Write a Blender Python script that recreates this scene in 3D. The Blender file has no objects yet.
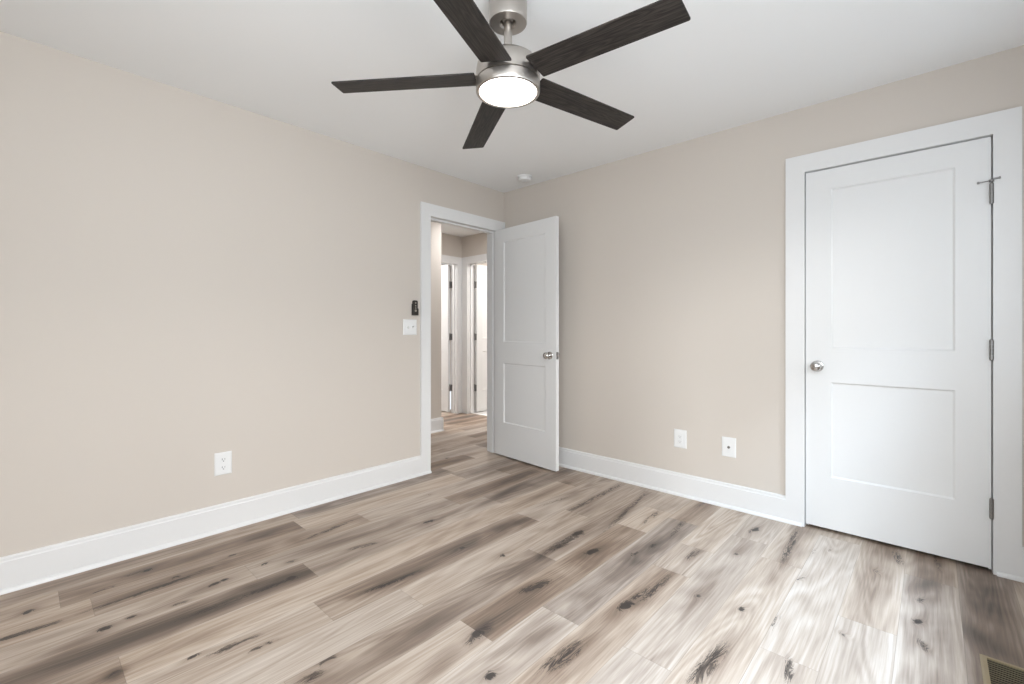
import bpy, bmesh, math, random
import numpy as np
from mathutils import Vector, Matrix

sc = bpy.context.scene
COL = sc.collection
random.seed(7)

# ------------------------------------------------------------------ camera
YAW = 0.7463
CAM = Vector((2.9745, -3.1066, 1.139))
cd = bpy.data.cameras.new('camera')
cd.sensor_width = 36.0
cd.lens = 36.0 * 455.4 / 1024.0
cd.shift_y = -(342.0 - 330.63) / 1024.0
cd.clip_start = 0.02
cam = bpy.data.objects.new('camera', cd)
COL.objects.link(cam)
cam.location = CAM
cam.rotation_euler = (math.pi / 2, 0, YAW)
sc.camera = cam

# ------------------------------------------------------------------ view + world
sc.view_settings.view_transform = 'Standard'
sc.view_settings.look = 'None'
sc.view_settings.gamma = 1.0
sc.view_settings.use_curve_mapping = False
sc.view_settings.exposure = 0.61

w = bpy.data.worlds.new('world')
sc.world = w
w.use_nodes = True
bg = w.node_tree.nodes['Background']
bg.inputs[0].default_value = (0.86, 0.93, 1.0, 1)
bg.inputs[1].default_value = 1.0


def area(name, loc, target, sx, sy, power, color=(1, 1, 1), spread=180):
    l = bpy.data.lights.new(name, 'AREA')
    l.shape = 'RECTANGLE'
    l.size, l.size_y = sx, sy
    l.energy = power
    l.color = color
    l.spread = math.radians(spread)
    o = bpy.data.objects.new(name, l)
    COL.objects.link(o)
    o.location = loc
    d = Vector(target) - Vector(loc)
    o.rotation_euler = d.to_track_quat('-Z', 'Y').to_euler()
    return o


# daylight: bright sky seen through the window over the floor register
area('daylight_high_sky', (6.25, -1.1, 5.45), (3.0, -1.1, 0.9), 2.6, 1.2, 700, (0.60, 0.79, 1.0))
# sky seen low between the houses through the rear window
area('daylight_low_sky', (3.0, -11.75, 4.0), (2.5, 0.0, 0.8), 1.4, 3.2, 330, (0.90, 0.96, 1.0))
# fill lamp added outside both side windows to brighten the long wall low down
area('side_sky_fill', (11.5, -3.2, 4.6), (0.0, -2.0, 0.5), 5.0, 2.4, 400, (1.0, 0.98, 0.96))
# added fill lamps standing in the openings of the other two windows
area('side_window_fill', (3.58, -2.85, 1.5), (0.0, -2.0, 0.9), 0.90, 1.2, 40, (0.90, 0.955, 1.0))
area('daylight_rear_window', (2.475, -3.83, 1.35), (1.6, 0.0, 0.9), 0.95, 1.45, 12, (0.90, 0.96, 1.0))
# ceiling lamps of the hall and the rooms beyond it
area('hall_lamp', (-0.75, 0.42, 2.42), (-0.75, 0.42, 0), 0.3, 0.3, 8.0, (0.97, 0.98, 1.0))
area('far_room_lamp', (-2.9, 0.2, 2.40), (-2.9, 0.2, 0), 0.4, 0.4, 40, (1.0, 0.98, 0.96))
area('bathroom_lamp', (-0.9, 2.0, 2.40), (-0.9, 2.0, 0), 0.4, 0.4, 24, (1.0, 0.98, 0.96))
FAN_LIGHT = 6.0

H = 2.44          # ceiling height
WT = 0.115        # wall thickness


# ------------------------------------------------------------------ node helpers
def mat(name):
    m = bpy.data.materials.new(name)
    m.use_nodes = True
    return m, m.node_tree, m.node_tree.nodes['Principled BSDF']


def plain(name, col, rough=0.5, metal=0.0, bump=0.0, scale=200.0, var=0.0, spec=0.5):
    """simple procedural material: noise driven tint and surface texture"""
    m, t, b = mat(name)
    b.inputs['Roughness'].default_value = rough
    b.inputs['Metallic'].default_value = metal
    b.inputs['Specular IOR Level'].default_value = spec
    tc = t.nodes.new('ShaderNodeTexCoord')
    nz = t.nodes.new('ShaderNodeTexNoise')
    nz.inputs['Scale'].default_value = scale
    nz.inputs['Detail'].default_value = 3
    t.links.new(tc.outputs['Object'], nz.inputs['Vector'])
    mx = t.nodes.new('ShaderNodeMix')
    mx.data_type = 'RGBA'
    mx.inputs[6].default_value = (*[c * (1 - var) for c in col], 1)
    mx.inputs[7].default_value = (*[min(1, c * (1 + var)) for c in col], 1)
    t.links.new(nz.outputs['Fac'], mx.inputs[0])
    t.links.new(mx.outputs[2], b.inputs['Base Color'])
    if bump:
        bp = t.nodes.new('ShaderNodeBump')
        bp.inputs['Strength'].default_value = bump
        bp.inputs['Distance'].default_value = 0.002
        t.links.new(nz.outputs['Fac'], bp.inputs['Height'])
        t.links.new(bp.outputs['Normal'], b.inputs['Normal'])
    return m


M = {}
M['wall'] = plain('wall_paint', (0.605, 0.552, 0.498), 0.75, bump=0.05, scale=350, var=0.012, spec=0.3)
M['ceiling'] = plain('ceiling_paint', (0.88, 0.885, 0.885), 0.85, bump=0.04, scale=300, var=0.01, spec=0.2)
M['trim'] = plain('trim_enamel', (0.745, 0.742, 0.738), 0.38, bump=0.02, scale=60, var=0.008)
M['door'] = plain('door_enamel', (0.745, 0.745, 0.742), 0.42, bump=0.03, scale=90, var=0.008)
M['plastic'] = plain('white_plastic', (0.78, 0.78, 0.775), 0.30, scale=40, var=0.006)
M['slot'] = plain('slot_dark', (0.16, 0.15, 0.145), 0.6, scale=80, var=0.1)
M['black'] = plain('black_plastic', (0.022, 0.018, 0.015), 0.35, scale=80, var=0.2)
M['button'] = plain('grey_button', (0.30, 0.27, 0.23), 0.4, scale=80, var=0.1)
M['chrome'] = plain('satin_nickel', (0.56, 0.55, 0.54), 0.12, 1.0, scale=150, var=0.03)
M['hinge'] = plain('hinge_metal', (0.27, 0.265, 0.26), 0.40, 1.0, scale=150, var=0.05)
M['darkhinge'] = plain('aged_hinge_metal', (0.22, 0.20, 0.18), 0.42, 1.0, scale=150, var=0.08)
M['register'] = plain('register_tan_enamel', (0.33, 0.265, 0.165), 0.45, scale=160, var=0.06)
M['louver'] = plain('louver_dark_tan', (0.16, 0.13, 0.085), 0.5, scale=160, var=0.06)
M['duct_shade'] = plain('duct_shade_black', (0.020, 0.017, 0.012), 0.8, scale=60, var=0.1)
M['glass_frame'] = M['trim']


def brushed(name, col):
    m, t, b = mat(name)
    b.inputs['Metallic'].default_value = 1.0
    b.inputs['Base Color'].default_value = (*col, 1)
    tc = t.nodes.new('ShaderNodeTexCoord')
    mp = t.nodes.new('ShaderNodeMapping')
    mp.inputs['Scale'].default_value = (6, 6, 400)
    nz = t.nodes.new('ShaderNodeTexNoise')
    nz.inputs['Scale'].default_value = 3
    nz.inputs['Detail'].default_value = 3
    mr = t.nodes.new('ShaderNodeMapRange')
    mr.inputs['To Min'].default_value = 0.26
    mr.inputs['To Max'].default_value = 0.42
    t.links.new(tc.outputs['Object'], mp.inputs[0])
    t.links.new(mp.outputs[0], nz.inputs['Vector'])
    t.links.new(nz.outputs['Fac'], mr.inputs[0])
    t.links.new(mr.outputs[0], b.inputs['Roughness'])
    b.inputs['Anisotropic'].default_value = 0.5
    return m


M['nickel'] = brushed('brushed_nickel', (0.50, 0.465, 0.43))


def blade_wood():
    m, t, b = mat('blade_dark_wood')
    L = t.links.new
    tc = t.nodes.new('ShaderNodeTexCoord')
    mp = t.nodes.new('ShaderNodeMapping')
    mp.inputs['Scale'].default_value = (2.2, 18, 18)
    L(tc.outputs['Object'], mp.inputs[0])
    n1 = t.nodes.new('ShaderNodeTexNoise')
    n1.inputs['Scale'].default_value = 1.1
    n1.inputs['Detail'].default_value = 2
    n1.inputs['Distortion'].default_value = 0.6
    L(mp.outputs[0], n1.inputs['Vector'])
    sn = t.nodes.new('ShaderNodeMath')
    sn.operation = 'MULTIPLY'
    L(n1.outputs['Fac'], sn.inputs[0])
    sn.inputs[1].default_value = 60
    s2 = t.nodes.new('ShaderNodeMath')
    s2.operation = 'SINE'
    L(sn.outputs[0], s2.inputs[0])
    mp2 = t.nodes.new('ShaderNodeMapping')
    mp2.inputs['Scale'].default_value = (9, 240, 240)
    L(tc.outputs['Object'], mp2.inputs[0])
    n2 = t.nodes.new('ShaderNodeTexNoise')
    n2.inputs['Scale'].default_value = 1.0
    n2.inputs['Detail'].default_value = 5
    L(mp2.outputs[0], n2.inputs['Vector'])
    mx = t.nodes.new('ShaderNodeMath')
    mx.operation = 'MULTIPLY_ADD'
    L(s2.outputs[0], mx.inputs[0])
    mx.inputs[1].default_value = 0.10
    L(n2.outputs['Fac'], mx.inputs[2])
    cr = t.nodes.new('ShaderNodeValToRGB')
    e = cr.color_ramp.elements
    e[0].position, e[0].color = 0.33, (0.013, 0.011, 0.010, 1)
    e[1].position, e[1].color = 0.72, (0.047, 0.039, 0.034, 1)
    L(mx.outputs[0], cr.inputs[0])
    L(cr.outputs[0], b.inputs['Base Color'])
    b.inputs['Roughness'].default_value = 0.5
    b.inputs['Specular IOR Level'].default_value = 0.3
    bp = t.nodes.new('ShaderNodeBump')
    bp.inputs['Strength'].default_value = 0.15
    bp.inputs['Distance'].default_value = 0.002
    L(mx.outputs[0], bp.inputs['Height'])
    L(bp.outputs[0], b.inputs['Normal'])
    return m


M['blade'] = blade_wood()

md, t, b = mat('lit_diffuser')
b.inputs['Base Color'].default_value = (0.9, 0.9, 0.88, 1)
b.inputs['Emission Color'].default_value = (1.0, 0.975, 0.93, 1)
b.inputs['Emission Strength'].default_value = FAN_LIGHT
M['diffuser'] = md

mg = bpy.data.materials.new('window_glass')
mg.use_nodes = True
t = mg.node_tree
t.nodes.clear()
o_ = t.nodes.new('ShaderNodeOutputMaterial')
tr = t.nodes.new('ShaderNodeBsdfTransparent')
gl = t.nodes.new('ShaderNodeBsdfGlossy')
gl.inputs['Roughness'].default_value = 0.02
ms = t.nodes.new('ShaderNodeMixShader')
ms.inputs[0].default_value = 0.05
t.links.new(tr.outputs[0], ms.inputs[1])
t.links.new(gl.outputs[0], ms.inputs[2])
t.links.new(ms.outputs[0], o_.inputs[0])
M['glass'] = mg


def floor_wood():
    m, t, b = mat('floor_planks')
    N, L = t.nodes.new, t.links.new

    def math_(op, a, bb, clamp=False):
        n = N('ShaderNodeMath')
        n.operation = op
        n.use_clamp = clamp
        for i, v in enumerate((a, bb)):
            if v is None:
                continue
            if isinstance(v, (int, float)):
                n.inputs[i].default_value = v
            else:
                L(v, n.inputs[i])
        return n.outputs[0]

    tc = N('ShaderNodeTexCoord')
    tone = N('ShaderNodeAttribute')
    tone.attribute_name = 'tone'
    pat = N('ShaderNodeAttribute')
    pat.attribute_name = 'pat'
    edge = N('ShaderNodeAttribute')
    edge.attribute_name = 'seam'
    st = N('ShaderNodeSeparateColor')
    L(tone.outputs['Color'], st.inputs[0])
    sp = N('ShaderNodeSeparateColor')
    L(pat.outputs['Color'], sp.inputs[0])
    tv, th, tr_ = st.outputs
    soft, crack, knot = sp.outputs
    so = N('ShaderNodeSeparateXYZ')
    L(tc.outputs['Object'], so.inputs[0])
    # grain runs along y; it swells around knots and cracks and differs per plank
    warp = math_('ADD', math_('MULTIPLY', knot, 0.040), math_('MULTIPLY', math_('ADD', crack, soft), 0.012))
    gx = math_('ADD', so.outputs[0], warp)
    gy = math_('ADD', so.outputs[1], math_('MULTIPLY', tr_, 37.0))
    gz = math_('MULTIPLY', tr_, 11.0)

    def coord(sx, sy):
        c = N('ShaderNodeCombineXYZ')
        L(math_('MULTIPLY', gx, sx), c.inputs[0])
        L(math_('MULTIPLY', gy, sy), c.inputs[1])
        L(gz, c.inputs[2])
        return c.outputs[0]

    def noise(vec, sc_, det, dist=0.0, rough=0.55):
        n = N('ShaderNodeTexNoise')
        n.inputs['Scale'].default_value = sc_
        n.inputs['Detail'].default_value = det
        n.inputs['Distortion'].default_value = dist
        n.inputs['Roughness'].default_value = rough
        L(vec, n.inputs['Vector'])
        return n.outputs['Fac']

    fine = noise(coord(150, 5), 1.0, 4)
    mid = noise(coord(24, 1.0), 1.0, 5, 0.6)
    broad = noise(coord(7, 0.7), 1.0, 3, 0.4)
    # growth rings: contour lines of a slow noise give cathedral figures
    ring0 = noise(coord(4.6, 0.42), 1.0, 2, 0.3)
    ring = math_('SINE', math_('MULTIPLY', ring0, 120.0), None)
    ring = math_('MULTIPLY', math_('ADD', ring, 1.0), 0.5)
    # value of the wood
    v = math_('MULTIPLY', math_('SUBTRACT', broad, 0.5), 0.42)
    v = math_('ADD', v, math_('MULTIPLY', math_('SUBTRACT', mid, 0.5), 0.42))
    v = math_('ADD', v, math_('MULTIPLY', math_('SUBTRACT', fine, 0.5), 0.50))
    v = math_('ADD', v, math_('MULTIPLY', math_('SUBTRACT', ring, 0.5), math_('MULTIPLY', broad, 0.24)))
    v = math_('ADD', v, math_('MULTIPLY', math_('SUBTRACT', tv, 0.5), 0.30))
    v = math_('ADD', v, 0.63)
    # heartwood: planks are darker along the middle, in stretches
    u = pat.outputs['Alpha']
    cen = math_('SUBTRACT', 1.0, math_('POWER', math_('ABSOLUTE', math_('SUBTRACT', math_('MULTIPLY', u, 2.0), 1.0), None), 1.6))
    stretch = math_('MULTIPLY', math_('SUBTRACT', noise(coord(2.0, 1.5), 1.0, 3, 0.5), 0.36), 3.2, True)
    v = math_('SUBTRACT', v, math_('MULTIPLY', math_('MULTIPLY', math_('MULTIPLY', cen, stretch), math_('SUBTRACT', 1.2, tv)), 0.52))  # weaker on paler planks, which evens out the painted daylight pool
    v = math_('SUBTRACT', v, math_('MULTIPLY', math_('MULTIPLY', soft, math_('ADD', mid, math_('MULTIPLY', ring, 0.35))), 0.80))
    cr = N('ShaderNodeValToRGB')
    e = cr.color_ramp.elements
    e[0].position, e[0].color = 0.0, (0.100, 0.075, 0.060, 1)
    e[1].position, e[1].color = 1.0, (0.640, 0.570, 0.500, 1)
    e2 = cr.color_ramp.elements.new(0.33)
    e2.color = (0.230, 0.172, 0.134, 1)
    e3 = cr.color_ramp.elements.new(0.66)
    e3.color = (0.440, 0.358, 0.292, 1)
    L(v, cr.inputs[0])
    # hue drift between planks
    hs = N('ShaderNodeHueSaturation')
    L(math_('ADD', 0.90, math_('MULTIPLY', th, 0.28)), hs.inputs['Saturation'])
    L(cr.outputs[0], hs.inputs['Color'])
    # cracks: broken black figure inside the marked streaks
    cn = noise(coord(40, 5.5), 1.0, 6, 1.8, 0.68)
    rid = math_('ABSOLUTE', math_('SUBTRACT', cn, 0.5), None)          # thin splits along the zero line of the noise
    ck = math_('SUBTRACT', math_('MULTIPLY', crack, 0.135), rid)
    ck = math_('MULTIPLY', ck, 24.0, True)
    ck = math_('MULTIPLY', ck, math_('ADD', 0.15, math_('MULTIPLY', noise(coord(90, 9), 1.0, 4, 0.8), 1.5)), True)
    kn = noise(coord(60, 30), 1.0, 5, 1.5, 0.66)
    kk = math_('SUBTRACT', math_('ADD', knot, math_('MULTIPLY', math_('SUBTRACT', kn, 0.5), 1.7)), 0.30)
    kk = math_('MULTIPLY', kk, 4.5, True)
    kk = math_('MULTIPLY', kk, math_('MULTIPLY', knot, 5.0, True), True)
    dk = math_('MAXIMUM', math_('MULTIPLY', ck, 0.93), math_('MULTIPLY', kk, 0.94))
    dk = math_('MAXIMUM', dk, math_('MULTIPLY', edge.outputs['Fac'], 0.45))
    mx = N('ShaderNodeMix')
    mx.data_type = 'RGBA'
    L(dk, mx.inputs[0])
    L(hs.outputs[0], mx.inputs[6])
    mx.inputs[7].default_value = (0.030, 0.023, 0.020, 1)
    L(mx.outputs[2], b.inputs['Base Color'])
    rr = N('ShaderNodeMapRange')
    rr.inputs['To Min'].default_value = 0.36
    rr.inputs['To Max'].default_value = 0.50
    L(fine, rr.inputs[0])
    L(rr.outputs[0], b.inputs['Roughness'])
    b.inputs['Specular IOR Level'].default_value = 0.36
    bp = N('ShaderNodeBump')
    bp.inputs['Strength'].default_value = 0.12
    bp.inputs['Distance'].default_value = 0.001
    L(math_('SUBTRACT', fine, math_('MULTIPLY', edge.outputs['Fac'], 2.0)), bp.inputs['Height'])
    L(bp.outputs[0], b.inputs['Normal'])
    return m


M['floor'] = floor_wood()


def tile_mat():
    m, t, b = mat('white_floor_tile')
    tc = t.nodes.new('ShaderNodeTexCoord')
    br = t.nodes.new('ShaderNodeTexBrick')
    br.offset = 0.0
    br.inputs['Color1'].default_value = (0.80, 0.79, 0.77, 1)
    br.inputs['Color2'].default_value = (0.77, 0.76, 0.74, 1)
    br.inputs['Mortar'].default_value = (0.6, 0.59, 0.57, 1)
    br.inputs['Scale'].default_value = 1.0
    br.inputs['Brick Width'].default_value = 0.3
    br.inputs['Row Height'].default_value = 0.3
    br.inputs['Mortar Size'].default_value = 0.002
    t.links.new(tc.outputs['Object'], br.inputs['Vector'])
    t.links.new(br.outputs['Color'], b.inputs['Base Color'])
    b.inputs['Roughness'].default_value = 0.3
    return m


M['tile'] = tile_mat()


# ------------------------------------------------------------------ mesh helpers
def add_box(bm, x0, x1, y0, y1, z0, z1, bev=0.0, seg=2):
    r = bmesh.ops.create_cube(bm, size=1.0)
    vs = r['verts']
    bmesh.ops.scale(bm, vec=(x1 - x0, y1 - y0, z1 - z0), verts=vs)
    bmesh.ops.translate(bm, vec=((x0 + x1) / 2, (y0 + y1) / 2, (z0 + z1) / 2), verts=vs)
    if bev > 0:
        es = list({e for v in vs for e in v.link_edges})
        bmesh.ops.bevel(bm, geom=es, offset=bev, segments=seg, affect='EDGES', profile=0.5)


def add_lathe(bm, prof, mtx=None, n=48):
    """prof: list of (radius, height) along +z, closed on the axis where radius is 0"""
    mtx = mtx or Matrix()
    rings = []
    for r, z in prof:
        if r < 1e-6:
            rings.append([bm.verts.new(mtx @ Vector((0, 0, z)))])
        else:
            rings.append([bm.verts.new(mtx @ Vector((r * math.cos(2 * math.pi * k / n), r * math.sin(2 * math.pi * k / n), z))) for k in range(n)])
    for a, c in zip(rings, rings[1:]):
        for k in range(n):
            k2 = (k + 1) % n
            if len(a) == 1 and len(c) == 1:
                continue
            if len(a) == 1:
                bm.faces.new((a[0], c[k], c[k2]))
            elif len(c) == 1:
                bm.faces.new((a[k], c[0], a[k2]))
            else:
                bm.faces.new((a[k], c[k], c[k2], a[k2]))


def add_prism(bm, pts, a, c, axis):
    """extrude polygon pts (2d) along an axis index between a and c"""
    def v3(p, s):
        if axis == 0:
            return Vector((s, p[0], p[1]))
        if axis == 1:
            return Vector((p[0], s, p[1]))
        return Vector((p[0], p[1], s))
    A = [bm.verts.new(v3(p, a)) for p in pts]
    B = [bm.verts.new(v3(p, c)) for p in pts]
    n = len(pts)
    bm.faces.new(A)
    bm.faces.new(B)
    for i in range(n):
        j = (i + 1) % n
        bm.faces.new((A[i], A[j], B[j], B[i]))


def make(name, bm, m, parent=None, smooth=False, loc=None, rot=None):
    bmesh.ops.recalc_face_normals(bm, faces=bm.faces[:])
    me = bpy.data.meshes.new(name)
    bm.to_mesh(me)
    bm.free()
    me.materials.append(m)
    if smooth:
        for p in me.polygons:
            p.use_smooth = True
        me.set_sharp_from_angle(angle=math.radians(35))
    o = bpy.data.objects.new(name, me)
    COL.objects.link(o)
    if parent is not None:
        o.parent = parent
    if loc is not None:
        o.location = loc
    if rot is not None:
        o.rotation_euler = rot
    return o


def struct(name, bm, m, label=None, **k):
    o = make(name, bm, m, **k)
    o['kind'] = 'structure'
    if label:
        o['label'] = label
    return o


def empty(name, loc, rz=0.0, label=None, cat=None, group=None, kind=None):
    o = bpy.data.objects.new(name, None)
    COL.objects.link(o)
    o.empty_display_size = 0.1
    o.location = loc
    o.rotation_euler = (0, 0, rz)
    if label:
        o['label'] = label
    if cat:
        o['category'] = cat
    if group:
        o['group'] = group
    if kind:
        o['kind'] = kind
    return o


def B(*boxes, bev=0.0):
    bm = bmesh.new()
    for q in boxes:
        add_box(bm, *q, bev=bev)
    return bm


# ------------------------------------------------------------------ room shell
XR, YB = 3.50, -3.75          # window wall, wall behind the camera
# bedroom doorway in the left wall (clear opening)
D0, D1, DH = -0.862, -0.102, 2.060
JT = 0.018
# closet doorway in the right wall
C0, C1, CH = 2.4273, 3.1800, 2.058
# windows
W1 = (-2.05, -0.35, 0.80, 2.08)     # window wall, over the register (y0,y1,z0,z1)
W2 = (-3.40, -2.40, 0.80, 2.08)     # window wall, nearer the back; unseen window added for fill light
W3 = (1.95, 3.00, 0.55, 2.12)       # back wall (x0,x1,z0,z1)

struct('ceiling', B((-4.2, XR + WT, YB - WT, 3.3, H, H + 0.12)), M['ceiling'], 'smooth white painted ceiling')
struct('wall_left', B((-WT, 0, YB - WT, D0 - JT, 0, H), (-WT, 0, D1 + JT, 1.073 + WT, 0, H),
                      (-WT, 0, D0 - JT, D1 + JT, DH + JT, H)), M['wall'], 'long greige wall with the open bedroom doorway')
struct('wall_right', B((0, C0 - JT, 0, WT, 0, H), (C1 + JT, XR + WT, 0, WT, 0, H),
                       (C0 - JT, C1 + JT, 0, WT, CH + JT, H)), M['wall'], 'greige wall holding the closed closet door')
struct('wall_window', B((XR, XR + WT, YB - WT, W2[0], 0, H), (XR, XR + WT, W2[1], W1[0], 0, H), (XR, XR + WT, W1[1], 0, 0, H),
                        (XR, XR + WT, W2[0], W2[1], 0, W2[2]), (XR, XR + WT, W2[0], W2[1], W2[3], H),
                        (XR, XR + WT, W1[0], W1[1], 0, W1[2]), (XR, XR + WT, W1[0], W1[1], W1[3], H)), M['wall'])
struct('wall_behind', B((0, W3[0], YB - WT, YB, 0, H), (W3[1], XR, YB - WT, YB, 0, H),
                        (W3[0], W3[1], YB - WT, YB, 0, W3[2]), (W3[0], W3[1], YB - WT, YB, W3[3], H)), M['wall'])
# closet interior
struct('wall_closet', B((2.1, XR + WT, 0.80, 0.80 + WT, 0, H), (2.1, 2.1 + WT, WT, 0.80, 0, H), (XR, XR + WT, WT, 0.80, 0, H)), M['wall'])
# hall and the rooms beyond
HX, HY = -1.131, 0.149         # near hall wall face and its outside corner
FX, FY = -1.838, 1.073         # far hall wall and bathroom wall
L0, L1 = 0.210, 0.970          # far doorway clear opening (y)
R0, R1 = -1.705, -0.945        # bathroom doorway clear opening (x)
struct('wall_hall', B((FX - WT, HX, HY - WT, HY, 0, H), (HX - WT, HX, -2.3, HY - WT, 0, H)), M['wall'],
       'hall wall seen just inside the doorway, ending in an outside corner')
struct('wall_far', B((FX - WT, FX, HY, L0 - JT, 0, H), (FX - WT, FX, L1 + JT, 3.2, 0, H),
                     (FX - WT, FX, L0 - JT, L1 + JT, DH + JT, H)), M['wall'], 'far hall wall with a white doorway')
struct('wall_bathroom', B((FX, R0 - JT, FY, FY + WT, 0, H), (R1 + JT, -WT, FY, FY + WT, 0, H),
                          (R0 - JT, R1 + JT, FY, FY + WT, DH + JT, H)), M['wall'], 'hall end wall with the bathroom doorway')
struct('wall_outer', B((-4.2, -4.1, -2.4, 3.3, 0, H), (-4.1, FX - WT, -2.4, -2.3, 0, H), (-4.1, 0, 3.2, 3.3, 0, H), (-WT, 0, FY + WT, 3.2, 0, H),
                       (FX - WT, -WT, -2.4, -2.3, 0, H)), M['wall'])

# ------------------------------------------------------------------ floor of planks
PITCH, X00 = 0.181, 2.695
JOINTS = {}
for x, y in [(2.695 - 13.5 * .175, -1.995), (0.665, -2.366), (0.41, -2.902), (0.30, -2.992), (0.985, -2.872), (1.158, -2.27), (1.36, -1.97),
             (1.80, -1.64), (1.531, -1.305), (1.165, -0.998), (0.983, -0.348), (1.70, -0.71), (1.66, -0.35), (2.035, -0.70), (2.077, -1.012),
             (2.397, -0.57), (2.613, -1.297), (2.786, -0.883), (2.95, -0.289)]:
    JOINTS.setdefault(math.floor((x - X00) / PITCH), []).append(y)
# plank tones, lighter in the daylight pool and darker beyond to paint it in: row, a y inside the plank, tone (0 dark .. 1 light)
PLANK_AND_POOL_TONES = [(-1, -0.7, 0.9), (0, -1.5, 0.88), (0, -0.4, 0.66), (1, -0.9, 0.55), (1, -0.1, 0.42), (2, -0.3, 0.10), (2, -1.3, 0.3), (-2, -1.0, 0.75), (-2, -0.2, 0.7),
         (-3, -0.9, 0.72), (-4, -0.85, 0.5), (-4, -0.3, 0.75), (-3, -1.8, 0.8), (-8, -2.3, 0.85), (-12, -2.9, 0.7)]

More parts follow.
